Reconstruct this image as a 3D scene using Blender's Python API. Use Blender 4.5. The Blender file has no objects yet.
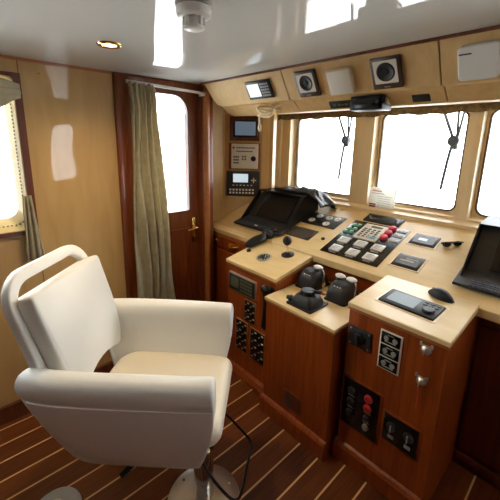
import bpy, bmesh, math, random
from mathutils import Vector, Matrix, Euler
from mathutils import noise as mnoise
random.seed(7)
PI = math.pi
SC = bpy.context.scene
COL = SC.collection
R = math.radians

# ------------------------------------------------------------------ materials
def nt(name):
    m = bpy.data.materials.new(name); m.use_nodes = True
    t = m.node_tree; b = t.nodes['Principled BSDF']
    return m, t, b

def mat(name, col, rough=.5, metal=0., coat=0., var=0., vs=8., bump=0., bs=60., spec=.5, coat_rough=.05):
    m, t, b = nt(name)
    b.inputs['Base Color'].default_value = (*col, 1)
    b.inputs['Roughness'].default_value = rough
    b.inputs['Metallic'].default_value = metal
    b.inputs['Coat Weight'].default_value = coat
    b.inputs['Coat Roughness'].default_value = coat_rough
    b.inputs['Specular IOR Level'].default_value = spec
    if var or bump:
        g = t.nodes.new('ShaderNodeNewGeometry')
    if var:
        n = t.nodes.new('ShaderNodeTexNoise'); n.inputs['Scale'].default_value = vs; n.inputs['Detail'].default_value = 4
        t.links.new(g.outputs['Position'], n.inputs['Vector'])
        r = t.nodes.new('ShaderNodeValToRGB')
        r.color_ramp.elements[0].position = .3; r.color_ramp.elements[1].position = .7
        r.color_ramp.elements[0].color = (*[c * (1 - var) for c in col], 1)
        r.color_ramp.elements[1].color = (*[min(1, c * (1 + var)) for c in col], 1)
        t.links.new(n.outputs['Fac'], r.inputs['Fac']); t.links.new(r.outputs['Color'], b.inputs['Base Color'])
    if bump:
        n2 = t.nodes.new('ShaderNodeTexNoise'); n2.inputs['Scale'].default_value = bs; n2.inputs['Detail'].default_value = 3
        t.links.new(g.outputs['Position'], n2.inputs['Vector'])
        bp = t.nodes.new('ShaderNodeBump'); bp.inputs['Strength'].default_value = bump; bp.inputs['Distance'].default_value = .01
        t.links.new(n2.outputs['Fac'], bp.inputs['Height']); t.links.new(bp.outputs['Normal'], b.inputs['Normal'])
    return m

def wood(name, c1, c2, scale=(14, 14, 1.2), rough=.4, coat=.5, coat_rough=.08, bump=0.0, wavy=0.0):
    m, t, b = nt(name)
    g = t.nodes.new('ShaderNodeNewGeometry'); mp = t.nodes.new('ShaderNodeMapping')
    mp.inputs['Scale'].default_value = scale
    n = t.nodes.new('ShaderNodeTexNoise'); n.inputs['Scale'].default_value = 3.; n.inputs['Detail'].default_value = 7; n.inputs['Distortion'].default_value = .6
    t.links.new(g.outputs['Position'], mp.inputs['Vector']); t.links.new(mp.outputs['Vector'], n.inputs['Vector'])
    r = t.nodes.new('ShaderNodeValToRGB')
    r.color_ramp.elements[0].position = .32; r.color_ramp.elements[1].position = .68
    r.color_ramp.elements[0].color = (*c1, 1); r.color_ramp.elements[1].color = (*c2, 1)
    t.links.new(n.outputs['Fac'], r.inputs['Fac']); t.links.new(r.outputs['Color'], b.inputs['Base Color'])
    b.inputs['Roughness'].default_value = rough
    b.inputs['Specular IOR Level'].default_value = .35
    b.inputs['Coat Weight'].default_value = coat; b.inputs['Coat Roughness'].default_value = coat_rough
    if wavy:
        n2 = t.nodes.new('ShaderNodeTexNoise'); n2.inputs['Scale'].default_value = 2.2; n2.inputs['Detail'].default_value = 1
        t.links.new(g.outputs['Position'], n2.inputs['Vector'])
        bp = t.nodes.new('ShaderNodeBump'); bp.inputs['Strength'].default_value = wavy; bp.inputs['Distance'].default_value = .03
        t.links.new(n2.outputs['Fac'], bp.inputs['Height']); t.links.new(bp.outputs['Normal'], b.inputs['Coat Normal'])
    return m

def emis(name, col, s):
    m, t, b = nt(name)
    b.inputs['Base Color'].default_value = (*[c * .3 for c in col], 1)
    b.inputs['Emission Color'].default_value = (*col, 1); b.inputs['Emission Strength'].default_value = s
    b.inputs['Roughness'].default_value = .15
    return m

def glass(name):
    m = bpy.data.materials.new(name); m.use_nodes = True
    t = m.node_tree; t.nodes.clear()
    o = t.nodes.new('ShaderNodeOutputMaterial'); mx = t.nodes.new('ShaderNodeMixShader')
    tr = t.nodes.new('ShaderNodeBsdfTransparent'); gl = t.nodes.new('ShaderNodeBsdfGlossy'); fr = t.nodes.new('ShaderNodeFresnel')
    tr.inputs['Color'].default_value = (.96, .97, .97, 1); gl.inputs['Roughness'].default_value = .02
    fr.inputs['IOR'].default_value = 1.25
    t.links.new(fr.outputs['Fac'], mx.inputs['Fac']); t.links.new(tr.outputs[0], mx.inputs[1]); t.links.new(gl.outputs[0], mx.inputs[2])
    t.links.new(mx.outputs[0], o.inputs['Surface'])
    return m

def floor_mat():
    m, t, b = nt('plank_floor')
    N = t.nodes.new; L = t.links.new
    g = N('ShaderNodeNewGeometry'); sx = N('ShaderNodeSeparateXYZ'); L(g.outputs['Position'], sx.inputs[0])
    def M(op, a, bv=None):
        n = N('ShaderNodeMath'); n.operation = op
        for i, v in enumerate((a, bv)):
            if v is None: continue
            if isinstance(v, (int, float)): n.inputs[i].default_value = v
            else: L(v, n.inputs[i])
        return n.outputs[0]
    u = M('DIVIDE', M('ADD', sx.outputs[0], 2.07 + 1.18), .1176)
    fr = M('FRACT', M('ADD', u, .5))
    line = M('LESS_THAN', M('ABSOLUTE', M('SUBTRACT', fr, .5)), .036)
    pid = M('FLOOR', u)
    mp = N('ShaderNodeMapping'); mp.inputs['Scale'].default_value = (26, 1.6, 1); L(g.outputs['Position'], mp.inputs['Vector'])
    n = N('ShaderNodeTexNoise'); n.inputs['Scale'].default_value = 2.5; n.inputs['Detail'].default_value = 6; L(mp.outputs[0], n.inputs['Vector'])
    wn = N('ShaderNodeTexWhiteNoise'); wn.noise_dimensions = '1D'; L(pid, wn.inputs['W'])
    f = M('ADD', M('MULTIPLY', n.outputs['Fac'], .75), M('MULTIPLY', wn.outputs['Value'], .35))
    r = N('ShaderNodeValToRGB'); r.color_ramp.elements[0].position = .25; r.color_ramp.elements[1].position = .8
    r.color_ramp.elements[0].color = (.070, .016, .0035, 1); r.color_ramp.elements[1].color = (.19, .050, .010, 1)
    L(f, r.inputs['Fac'])
    mx = N('ShaderNodeMixRGB'); L(line, mx.inputs['Fac']); L(r.outputs['Color'], mx.inputs[1]); mx.inputs[2].default_value = (.72, .43, .19, 1)
    L(mx.outputs[0], b.inputs['Base Color'])
    b.inputs['Roughness'].default_value = .45; b.inputs['Coat Weight'].default_value = .06; b.inputs['Coat Roughness'].default_value = .2; b.inputs['Specular IOR Level'].default_value = .3
    return m

MT = {
 'ceiling': mat('white_gloss_paint', (.62, .63, .60), .025, spec=.14),
 'veneer': wood('tan_veneer', (.45, .275, .098), (.53, .335, .128), (5, 5, .7), .42, .8, .03, wavy=.22),
 'veneer_matt': wood('satin_tan_veneer', (.60, .395, .165), (.68, .465, .205), (9, 9, .8), .62, 0, .2),
 'pale_wood': wood('pale_ash_wood', (.80, .64, .38), (.86, .71, .46), (9, 9, 1), .4, .25, .2),
 'counter': wood('beige_counter_laminate', (.70, .505, .235), (.77, .58, .29), (2, 6, 6), .38, .25, .2),
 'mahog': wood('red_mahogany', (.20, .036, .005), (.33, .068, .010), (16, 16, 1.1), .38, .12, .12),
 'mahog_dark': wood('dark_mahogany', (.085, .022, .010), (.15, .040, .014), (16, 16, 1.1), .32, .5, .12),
 'mahog_edge': wood('honey_mahogany_edge', (.34, .12, .035), (.42, .16, .05), (3, 14, 14), .35, .4, .15),
 'floor': floor_mat(),
 'leather': mat('white_leather', (.78, .765, .71), .42, var=.02, vs=5, bump=.06, bs=14, spec=.45),
 'leather_seat': mat('cream_leather', (.80, .72, .57), .42, bump=.06, bs=14, spec=.45),
 'steel': mat('brushed_steel', (.66, .63, .56), .34, .85),
 'chrome': mat('chrome', (.75, .75, .75), .10, 1.),
 'brass': mat('polished_brass', (.80, .56, .20), .18, 1.),
 'black': mat('black_plastic', (.008, .008, .009), .42, spec=.3),
 'blackgloss': mat('black_gloss', (.006, .007, .008), .22, spec=.4),
 'charcoal': mat('charcoal_plastic', (.024, .025, .030), .42, spec=.35),
 'slate': mat('slate_blue_plastic', (.05, .06, .10), .4),
 'darkbrown': mat('dark_brown_plastic', (.05, .03, .022), .4),
 'greypanel': mat('light_grey_panel', (.70, .67, .58), .45),
 'whiteplastic': mat('white_plastic', (.72, .72, .67), .4),
 'cream': mat('cream_plastic', (.68, .58, .42), .45),
 'daylit_cream': mat('daylit_cream_tone', (.84, .76, .56), .4),  # daylight on one reveal and one strip, held in this pale colour
 'liner': mat('cream_window_liner', (.86, .68, .32), .5),
 'rubber': mat('brown_rubber', (.10, .06, .025), .6),
 'beads': mat('brown_bead_trim', (.22, .12, .035), .5),
 'curtain': mat('olive_curtain_cloth', (.45, .40, .275), .85, var=.18, vs=22, bump=.25, bs=150, spec=.2),
 'valance': mat('brown_valance_cloth', (.24, .17, .075), .85, var=.35, vs=45, bump=.3, bs=90, spec=.2),
 'blackcloth': mat('black_cover_cloth', (.014, .014, .016), .35, bump=.3, bs=25),
 'silverkey': mat('silver_key', (.62, .62, .60), .35),
 'green': mat('green_button', (.05, .30, .17), .4),
 'red': mat('red_button', (.62, .035, .06), .4),
 'white': mat('white_print', (.8, .8, .78), .5),
 'grey': mat('mid_grey', (.28, .28, .27), .45),
 'greydisc': mat('pale_grey_disc', (.42, .41, .36), .5),
 'ink': mat('black_ink', (.03, .03, .03), .6),
 'orange': mat('orange_ink', (.75, .33, .12), .6),
 'maroon': mat('dark_red_print', (.20, .04, .03), .6),
 'rope': mat('cream_cord', (.80, .68, .44), .8),
 'screen_dark': mat('dark_screen_glass', (.007, .009, .012), .12, spec=.4),
 'screen_grey': mat('grey_dull_screen', (.085, .075, .065), .25),
 'screen_blue': emis('blue_lit_screen', (.16, .21, .27), .35),
 'screen_pale': emis('pale_lit_screen', (.55, .66, .72), .6),
 'screen_teal': mat('dim_teal_screen', (.06, .10, .12), .4),
 'lcd_green': mat('green_grey_lcd', (.10, .12, .07), .3),
 'lamp': emis('warm_lamp_lens', (1., .80, .45), 3.),
 'redled': mat('red_push_knob', (.45, .02, .02), .35),
 'glass': glass('window_glass'),
}

def translucent(m, col, f):
    t = m.node_tree; b = t.nodes['Principled BSDF']; o = t.nodes['Material Output']
    tl = t.nodes.new('ShaderNodeBsdfTranslucent'); tl.inputs['Color'].default_value = (*col, 1)
    mx = t.nodes.new('ShaderNodeMixShader'); mx.inputs['Fac'].default_value = f
    t.links.new(b.outputs[0], mx.inputs[1]); t.links.new(tl.outputs[0], mx.inputs[2]); t.links.new(mx.outputs[0], o.inputs['Surface'])
translucent(MT['curtain'], (.52, .45, .28), .3)
MT['shaded_mahog'] = wood('shaded_red_mahogany', (.12, .028, .009), (.20, .048, .012), (16, 16, 1.1), .32, .35, .1)  # red mahogany made darker to carry the shade on the unlit door
MT['fill_cut_panelling'] = wood('dark_fill_cut_panelling', (.10, .04, .02), (.16, .06, .03), (12, 12, 1), .5, .2, .2)  # dark finish made up for the unseen walls to cut fill light
MT['paper'] = mat('white_paper', (.85, .85, .83), .6); translucent(MT['paper'], (.8, .8, .76), .45)

# ------------------------------------------------------------------ mesh builder
class MB:
    def __init__(s): s.bm = bmesh.new()
    def _add(s, vs, fs):
        v = [s.bm.verts.new(p) for p in vs]
        for f in fs:
            try: s.bm.faces.new([v[i] for i in f])
            except ValueError: pass
        return s
    def box(s, c, d, bev=0., rot=None, seg=2):
        t = bmesh.new(); bmesh.ops.create_cube(t, size=1)
        for v in t.verts: v.co = Vector((v.co.x * d[0], v.co.y * d[1], v.co.z * d[2]))
        if bev: bmesh.ops.bevel(t, geom=t.edges[:], offset=min(bev, min(d) * .49), segments=seg, affect='EDGES', profile=.5)
        M = Matrix.Translation(c) @ (rot.to_4x4() if rot else Matrix())
        return s._merge(t, M)
    def bx(s, x0, x1, y0, y1, z0, z1, bev=0.):
        return s.box(((x0 + x1) / 2, (y0 + y1) / 2, (z0 + z1) / 2), (x1 - x0, y1 - y0, z1 - z0), bev)
    def _merge(s, t, M=Matrix()):
        mp = {}
        for v in t.verts: mp[v] = s.bm.verts.new(M @ v.co)
        for f in t.faces:
            try: s.bm.faces.new([mp[v] for v in f.verts])
            except ValueError: pass
        t.free(); return s
    def cyl(s, p0, p1, r0, r1=None, seg=20, bev=0.):
        r1 = r0 if r1 is None else r1
        p0, p1 = Vector(p0), Vector(p1); d = p1 - p0; L = d.length
        pr = [(r0, 0), (r1, L)] if not bev else [(r0 - bev, 0), (r0 - bev * .3, bev * .3), (r0, bev), (r1, L - bev), (r1 - bev * .3, L - bev * .3), (r1 - bev, L)]
        return s.lathe(pr, Matrix.Translation(p0) @ d.to_track_quat('Z', 'Y').to_matrix().to_4x4(), seg)
    def lathe(s, prof, M=Matrix(), seg=24):
        rings = []
        for r, z in prof:
            rings.append([s.bm.verts.new(M @ Vector((r * math.cos(2 * PI * k / seg), r * math.sin(2 * PI * k / seg), z))) for k in range(seg)])
        for a, b in zip(rings, rings[1:]):
            for k in range(seg): s.bm.faces.new((a[k], a[(k + 1) % seg], b[(k + 1) % seg], b[k]))
        s.bm.faces.new(rings[0][::-1]); s.bm.faces.new(rings[-1]); return s
    def ball(s, c, r, sc=(1, 1, 1), rot=None, u=20, v=12):
        t = bmesh.new(); bmesh.ops.create_uvsphere(t, u_segments=u, v_segments=v, radius=r)
        M = Matrix.Translation(c) @ (rot.to_4x4() if rot else Matrix()) @ Matrix.Diagonal((*sc, 1))
        return s._merge(t, M)
    def loft(s, rings, closed=True, caps=True, loop=False):
        rs = [[s.bm.verts.new(p) for p in r] for r in rings]
        n = len(rs[0]); pairs = list(zip(rs, rs[1:])) + ([(rs[-1], rs[0])] if loop else [])
        for a, b in pairs:
            for k in range(n if closed else n - 1): s.bm.faces.new((a[k], a[(k + 1) % n], b[(k + 1) % n], b[k]))
        if caps and not loop and closed: s.bm.faces.new(rs[0][::-1]); s.bm.faces.new(rs[-1])
        return s
    def tube(s, pts, r, seg=10, smooth=4, caps=True):
        P = [Vector(p) for p in pts]
        if smooth and len(P) > 2:
            Q = []
            for i in range(len(P) - 1):
                p0, p1, p2, p3 = P[max(i - 1, 0)], P[i], P[i + 1], P[min(i + 2, len(P) - 1)]
                for k in range(smooth):
                    t = k / smooth
                    Q.append(.5 * ((2 * p1) + (p2 - p0) * t + (2 * p0 - 5 * p1 + 4 * p2 - p3) * t * t + (3 * p1 - p0 - 3 * p2 + p3) * t ** 3))
            P = Q + [P[-1]]
        rings = []; up = None
        for i, p in enumerate(P):
            d = (P[min(i + 1, len(P) - 1)] - P[max(i - 1, 0)]).normalized()
            if up is None: up = d.orthogonal().normalized()
            up = (up - d * up.dot(d)).normalized(); w = d.cross(up)
            rr = r if not callable(r) else r(i / (len(P) - 1))
            rings.append([p + (up * math.cos(2 * PI * k / seg) + w * math.sin(2 * PI * k / seg)) * rr for k in range(seg)])
        return s.loft(rings, True, caps)
    def prism(s, pts, a0, a1, f):
        """polygon pts (u,v) extruded from a0 to a1; f(u,v,a) -> 3D"""
        return s.loft([[f(u, v, a0) for u, v in pts], [f(u, v, a1) for u, v in pts]])
    def ring(s, outer, inner, a0, a1, f):
        """frame between two equal-length loops"""
        n = len(outer)
        O0 = [s.bm.verts.new(f(u, v, a0)) for u, v in outer]; O1 = [s.bm.verts.new(f(u, v, a1)) for u, v in outer]
        I0 = [s.bm.verts.new(f(u, v, a0)) for u, v in inner]; I1 = [s.bm.verts.new(f(u, v, a1)) for u, v in inner]
        for k in range(n):
            j = (k + 1) % n
            for q in ((O0[k], O0[j], I0[j], I0[k]), (O1[j], O1[k], I1[k], I1[j]), (O0[j], O0[k], O1[k], O1[j]), (I0[k], I0[j], I1[j], I1[k])):
                s.bm.faces.new(q)
        return s
    def build(s, name, m, parent=None, smooth=40, subdiv=0, bevel=0., solid=0.):
        bmesh.ops.recalc_face_normals(s.bm, faces=s.bm.faces[:])
        me = bpy.data.meshes.new(name); s.bm.to_mesh(me); s.bm.free()
        o = bpy.data.objects.new(name, me); COL.objects.link(o)
        me.materials.append(MT[m] if isinstance(m, str) else m)
        if parent is not None: o.parent = parent
        if solid:
            md = o.modifiers.new('solid', 'SOLIDIFY'); md.thickness = solid; md.offset = 0
        if bevel:
            md = o.modifiers.new('bevel', 'BEVEL'); md.width = bevel; md.segments = 2; md.limit_method = 'ANGLE'; md.angle_limit = R(40)
        if subdiv:
            md = o.modifiers.new('sub', 'SUBSURF'); md.levels = subdiv; md.render_levels = subdiv
        if smooth:
            for p in me.polygons: p.use_smooth = True
            try: me.set_sharp_from_angle(angle=R(smooth if not subdiv else 180))
            except Exception: pass
        return o

def rrect(x0, x1, y0, y1, r, n=6):
    r = r if isinstance(r, (tuple, list)) else (r,) * 4     # bl, br, tr, tl
    out = []
    for (cx, cy, a, q) in ((x0, y0, PI, r[0]), (x1, y0, 1.5 * PI, r[1]), (x1, y1, 0, r[2]), (x0, y1, .5 * PI, r[3])):
        sx = 1 if cx == x0 else -1; sy = 1 if cy == y0 else -1
        ox, oy = cx + sx * q, cy + sy * q
        for k in range(n + 1):
            t = a + .5 * PI * k / n
            out.append((ox + q * math.cos(t), oy + q * math.sin(t)))
    return out

def rect_like(inner, x0, x1, y0, y1):
    """loop on the rectangle with as many points as inner, by its corner arcs"""
    n = len(inner) // 4; out = []
    for q, (cx, cy) in enumerate(((x0, y0), (x1, y0), (x1, y1), (x0, y1))):
        for k in range(n):
            px, py = inner[q * n + k]
            t = k / (n - 1)
            if q in (0, 2): out.append((cx, py if t < .5 else cy) if t < .5 else (px if t > .5 else cx, cy))
            else: out.append((px, cy) if t < .5 else (cx, py if t > .5 else cy))
    return out

def tag(o, label, cat, group=None):
    o['label'] = label; o['category'] = cat
    if group: o['group'] = group
    return o
def struct(o, label=None, cat=None):
    o['kind'] = 'structure'
    if label: o['label'] = label
    if cat: o['category'] = cat
    return o
def thing(name, label, cat, M=Matrix(), group=None):
    o = bpy.data.objects.new(name, None); COL.objects.link(o); o.matrix_world = M; o.empty_display_size = .05
    return tag(o, label, cat, group)
def dup(root, M, label, group=None):
    r = root.copy(); COL.objects.link(r); r.matrix_world = M; r['label'] = label
    if group: r['group'] = group
    for ch in list(root.children):
        c = ch.copy(); COL.objects.link(c); c.parent = r
        for g in list(ch.children):
            d = g.copy(); COL.objects.link(d); d.parent = c
    return r

# frames on the boat's surfaces: local x right, y up the surface, z out of it
T = Matrix.Translation
def RX(d): return Matrix.Rotation(R(d), 4, 'X')
def RZ(d): return Matrix.Rotation(R(d), 4, 'Z')
DS = R(18)
def onDash(x, s, h=0.): return T((x, 1.72 + s * math.cos(DS), .91 + s * math.sin(DS))) @ RX(18) @ T((0, 0, h))
def onLC(x, y): return T((x, y, .83 + (y - 1.364) * math.tan(R(11)))) @ RX(11)
def onRC(x, y): return T((x, y, .885 + (y - 1.345) * math.tan(R(3.8)))) @ RX(3.8)
def onFront(x, y, z): return T((x, y, z)) @ RX(90)
def onOver(x, v): return T((x, 1.415 + v * math.sin(R(31.2)), 2.01 - v * math.cos(R(31.2)))) @ RX(121.2)
def onPanel(u, z):
    u = 1.0615 * u - .035; z = 1.62 + (z - 1.62) * 1.0615
    return T((-2.31 + u * .70711, 1.83 + u * .70711, z)) @ RZ(45) @ RX(90) @ Matrix.Scale(1.0615, 4)
def onWall(y, z, x=-2.13): return T((x, y, z)) @ RZ(90) @ RX(90)
ident = lambda u, v, a: (u, v, a)
WL = lambda u, v, a: (a, u, v)          # loops on the port wall: u=y, v=z, a=x
WF = lambda u, v, a: (u, a, v)          # loops on the front wall: u=x, v=z, a=y

# ------------------------------------------------------------------ the room
XR, YB, ZC = 1.55, -1.75, 2.01
struct(MB().bx(-2.42, XR, YB, 2.6, -.06, 0).build('floor', 'floor', smooth=0))
struct(MB().bx(-2.42, XR, YB, 2.6, ZC, ZC + .05).build('ceiling', 'ceiling', smooth=0))

w = MB()
wy0, wy1, wz0, wz1 = -1.35, .318, 1.115, 1.915           # port window opening, aft end stretched out of view to add light
w.bx(-2.25, -2.13, YB, wy0, 0, ZC); w.bx(-2.25, -2.13, wy0, wy1, 0, wz0); w.bx(-2.25, -2.13, wy0, wy1, wz1, ZC)
w.bx(-2.25, -2.13, wy1, .822, 0, ZC)
w.bx(-2.40, -2.31, 1.53, 2.6, 0, ZC); w.bx(-2.32, -2.23, .80, 1.56, 1.99, ZC)
# diagonal corner that carries the instruments
w.prism([(-2.31, 1.83), (-2.014, 2.126), (-2.02, 2.17), (-2.315, 1.95)], 1.122, ZC - .02, lambda u, v, a: (u, v, a))
struct(w.build('wall_left', 'veneer', smooth=0))
struct(MB().bx(-2.134, -2.1285, .3445, .3485, 1.93, ZC).bx(-2.134, -2.1285, .3445, .3485, .1, 1.1).build('trim_1', 'rubber', smooth=0))

# front wall with raked-in windows, the last two unseen and added for light
fx = [(-2.06, -1.405), (-1.246, -.637), (-.568, .05), (.13, .75), (.83, 1.42)]
fz0, fz1 = 1.165, 1.86
w = MB(); x = -2.42
for a, b in fx:
    w.bx(x, a, 2.40, 2.54, 0, ZC); w.bx(a, b, 2.40, 2.54, 0, fz0); w.bx(a, b, 2.40, 2.54, fz1, ZC); x = b
w.bx(x, XR, 2.40, 2.54, 0, ZC)
struct(w.build('wall_front', 'pale_wood', smooth=0))
struct(MB().bx(-2.255, -2.155, 2.375, 2.40, 1.05, 1.84, .004).build('daylit_strip', 'daylit_cream', smooth=0))  # pale strip added for the daylit patch beside the first front window
for i, (a, b) in enumerate(fx):
    inn = rrect(a + .022, b - .022, fz0 + .02, fz1 - .02, .05)
    o = MB().ring(rect_like(inn, a, b, fz0, fz1), inn, 2.485, 2.525, WF).build('window_%d' % (i + 2), 'pale_wood', smooth=30)
    struct(o)
    inn2 = rrect(a + .030, b - .030, fz0 + .028, fz1 - .028, .045)
    inn1 = rrect(a + .020, b - .020, fz0 + .018, fz1 - .018, .052)
    MB().ring(inn1, inn2, 2.478, 2.50, WF).build('window_seal', 'rubber', o, smooth=30)
    MB().prism(inn1, 2.500, 2.506, WF).build('window_pane', 'glass', o, smooth=0)
    # daylight painted pale into the reveal on the starboard-facing side of the mullion
    if i == 2: MB().bx(a - .0005, a + .004, 2.404, 2.482, fz0, fz1).build('window_reveal', 'daylit_cream', o, smooth=0)

w = MB(); y = YB; sx = [(1.24, 1.60)]; sz0, sz1 = .92, 1.82
for a, b in sx:
    w.bx(XR, XR + .08, y, a, 0, ZC); w.bx(XR, XR + .08, a, b, 0, sz0); w.bx(XR, XR + .08, a, b, sz1, ZC); y = b
w.bx(XR, XR + .08, y, 2.6, 0, ZC)
struct(w.build('wall_right', 'fill_cut_panelling', smooth=0))
for i, (a, b) in enumerate(sx):
    inn = rrect(a + .04, b - .04, sz0 + .04, sz1 - .04, .05)
    o = MB().ring(rect_like(inn, a, b, sz0, sz1), inn, XR + .004, XR + .07, WL).build('window_%d' % (i + 7), 'liner', smooth=30)
    struct(o); MB().prism(inn, XR + .06, XR + .066, WL).build('window_pane', 'glass', o, smooth=0)
struct(MB().bx(-2.42, XR, YB - .06, YB, 0, ZC).build('wall_back', 'fill_cut_panelling', smooth=0))
struct(MB().bx(-2.13, -2.108, YB, .822, 0, .105, .004).build('baseboard_left', 'mahog_dark', smooth=0))
struct(MB().bx(-2.13, -2.121, YB, .822, 1.995, ZC, 0).build('trim_3', 'mahog_edge', smooth=0))

# port window
lo = [rrect(wy0, wy1, wz0, wz1, .02), rrect(wy0 + .004, wy1 - .004, wz0 + .004, wz1 - .004, .03), rrect(wy0 + .02, wy1 - .020, wz0 + .035, wz1 - .03, .05), rrect(wy0 + .036, wy1 - .036, wz0 + .062, wz1 - .05, .06), rrect(wy0 + .03, wy1 - .03, wz0 + .05, wz1 - .04, .06), rrect(wy0, wy1, wz0, wz1, .02)]
lx = [-2.124, -2.122, -2.165, -2.222, -2.24, -2.24]
inn = lo[3]
win = MB().loft([[(x_, u, v) for u, v in l] for l, x_ in zip(lo, lx)], caps=False, loop=True).build('window_1', 'liner', smooth=30)
struct(win)
MB().prism(lo[4], -2.234, -2.228, WL).build('window_pane', 'glass', win, smooth=0)
o_ = rrect(wy0 - .032, wy1 + .032, wz0 - .022, wz1 + .018, .004); i_ = rrect(wy0, wy1, wz0, wz1, .003)
MB().ring(o_, i_, -2.131, -2.112, WL).build('window_frame', 'mahog_dark', win, smooth=30)
b = MB(); L = [(u, v) for u, v in rrect(wy0 + .016, wy1 - .016, wz0 + .028, wz1 - .024, .046, 10)]
acc = 0
for k in range(len(L)):
    p, q = Vector(L[k]), Vector(L[(k + 1) % len(L)]); d = (q - p).length; t = 0
    while acc + d - t >= .019 or False:
        t += .019 - acc; acc = 0; c = p.lerp(q, min(1, t / d)) if d > 0 else p
        b.ball((-2.156, c.x, c.y), .0055, u=6, v=4)
        if d - t < .019: break
    acc += max(0, d - t) if t else d
b.build('bead_trim', 'beads', win)

# port door : casing, leaf, pane, lever
inn = rrect(.965, 1.362, 1.09, 1.925, (.012, .012, .115, .115), 8)
door = MB().ring(rect_like(inn, .905, 1.458, .02, 1.968), inn, -2.205, -2.165, WL).build('door_1', 'shaded_mahog', smooth=30)
struct(door)
MB().prism(inn, -2.19, -2.184, WL).build('door_pane', 'glass', door, smooth=0)
g = rrect(.957, 1.370, 1.082, 1.933, (.014, .014, .12, .12), 8)
MB().ring(g, inn, -2.168, -2.158, WL).build('glazing_bead', 'mahog_dark', door)
m = MB()
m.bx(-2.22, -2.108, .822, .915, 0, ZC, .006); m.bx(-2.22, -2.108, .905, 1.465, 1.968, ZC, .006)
m.build('door_frame', 'shaded_mahog', door)
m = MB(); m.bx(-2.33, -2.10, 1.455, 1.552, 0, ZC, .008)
m.build('door_post', 'shaded_mahog', door)
MB().cyl((-2.098, 1.487, 0), (-2.098, 1.487, ZC - .002), .024, seg=16).build('post_bead', 'mahog_edge', door)
MB().ring(rrect(1.0, 1.37, .16, .95, .01), rrect(1.03, 1.34, .19, .92, .01), -2.17, -2.155, WL).build('door_moulding', 'shaded_mahog', door)
m = MB(); m.box((-2.16, 1.404, .925), (.012, .036, .20), .005)
m.cyl((-2.16, 1.404, .95), (-2.112, 1.404, .95), .010)
m.tube([(-2.114, 1.410, .95), (-2.108, 1.385, .952), (-2.108, 1.345, .944), (-2.110, 1.315, .946)], .0085)
m.cyl((-2.156, 1.404, .87), (-2.146, 1.404, .87), .013)
m.build('door_handle', 'brass', door)

# ------------------------------------------------------------------ curtains
def cloth(path_fn, nu, nv):
    return [[path_fn(i / nu, j / nv) for i in range(nu + 1)] for j in range(nv + 1)]
def door_curtain(u, v):
    z = 1.955 - v * 1.75
    lerp = lambda a, b, t: a + (b - a) * t
    yl = lerp(.884, .862, min(1, v * 1.2)); yr = lerp(1.058, 1.10, min(1, v * 3)) + max(0, v - .33) * .13
    gath = 1 - .55 * math.exp(-((v - .0) / .10) ** 2)
    y = lerp(yl, yr, u)
    a = .026 * gath * math.sin(u * PI * 9 + .8 * math.sin(v * 4 + u * 5)) + .009 * math.sin(u * 37 + v * 3)
    a += .012 * mnoise.noise(Vector((u * 5, v * 6, 3.)))
    if v < .12: a += .014 * math.sin(u * 62 + 3 * math.sin(v * 40)) * (1 - v / .12) + .010 * math.sin(PI * v / .12)
    return (-2.055 + a, y + .008 * math.sin(v * 9 + u * 4), z)
t = thing('door_curtain', 'olive grey pleated curtain gathered at the left half of the door', 'curtain', T((-2.055, .98, .2)))
inv = T((2.055, -.98, -.2))
MB().loft([[inv @ Vector(p) for p in r] for r in cloth(door_curtain, 90, 50)], closed=False).build('curtain_cloth', 'curtain', t, smooth=180, solid=.003)
m = MB(); m.cyl(inv @ Vector((-2.055, .875, 1.957)), inv @ Vector((-2.055, 1.44, 1.945)), .009)
m.box(inv @ Vector((-2.085, 1.44, 1.94)), (.07, .012, .022), .003)
m.build('curtain_rod', 'whiteplastic', t)

t = thing('window_curtain', 'grey olive curtain bunched at the upper corner of the port window with a tail below', 'curtain', T((-2.09, .3, 1.3)))
inv = T((2.09, -.3, -1.3))
def swag(u, v):
    y = -.55 + .885 * v; r = .042 + .010 * v + .010 * math.sin(v * 17)
    r *= 1 if v < .9 else 1 - 4 * (v - .9)
    a = u * 2 * PI; rr = r * (1 + .22 * math.sin(a * 5 + v * 9) + .12 * math.sin(a * 9 - v * 14))
    zc = 1.80 + .030 * v * v + .01 * math.sin(v * 8)
    return inv @ Vector((-2.075 + .8 * rr * math.cos(a), y, zc + 1.15 * rr * math.sin(a)))
MB().loft([[swag(i / 40, j / 24) for i in range(40)] for j in range(25)]).build('swag', 'curtain', t, smooth=180)
def tail(u, v):
    z = 1.31 - .36 * v
    return inv @ Vector((-2.095 + .012 * math.sin(u * 17 + v * 2), .305 + (u - .35) * (.040 + .045 * v), z))
MB().loft([[tail(i / 20, j / 12) for i in range(21)] for j in range(13)], closed=False).build('tail', 'curtain', t, smooth=180, solid=.006)

# ------------------------------------------------------------------ ceiling fittings
t = thing('ceiling_downlight', 'small brass ring downlight set in the white ceiling', 'light', T((-1.535, .59, ZC)))
MB().lathe([(.030, -.001), (.033, -.007), (.043, -.009), (.049, -.005), (.051, 0)]).build('trim_ring', 'brass', t)
MB().lathe([(.012, -.0035), (.022, -.0065), (.0295, -.004), (.0298, -.0005)]).build('lens', 'lamp', t)
ld = bpy.data.lights.new('downlight_lamp', 'SPOT'); ld.energy = 20; ld.color = (1., .76, .46); ld.spot_size = R(150); ld.spot_blend = .9; ld.shadow_soft_size = .03
lo_ = bpy.data.objects.new('downlight_lamp', ld); COL.objects.link(lo_); lo_.location = (-1.535, .59, ZC - .014)
t = thing('smoke_detector', 'white round smoke detector hanging from the ceiling', 'smoke detector', T((-.905, .600, ZC)))
MB().lathe([(.052, 0), (.054, -.004), (.053, -.012), (.050, -.014)], seg=32).build('mounting_ring', 'grey', t)
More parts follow.
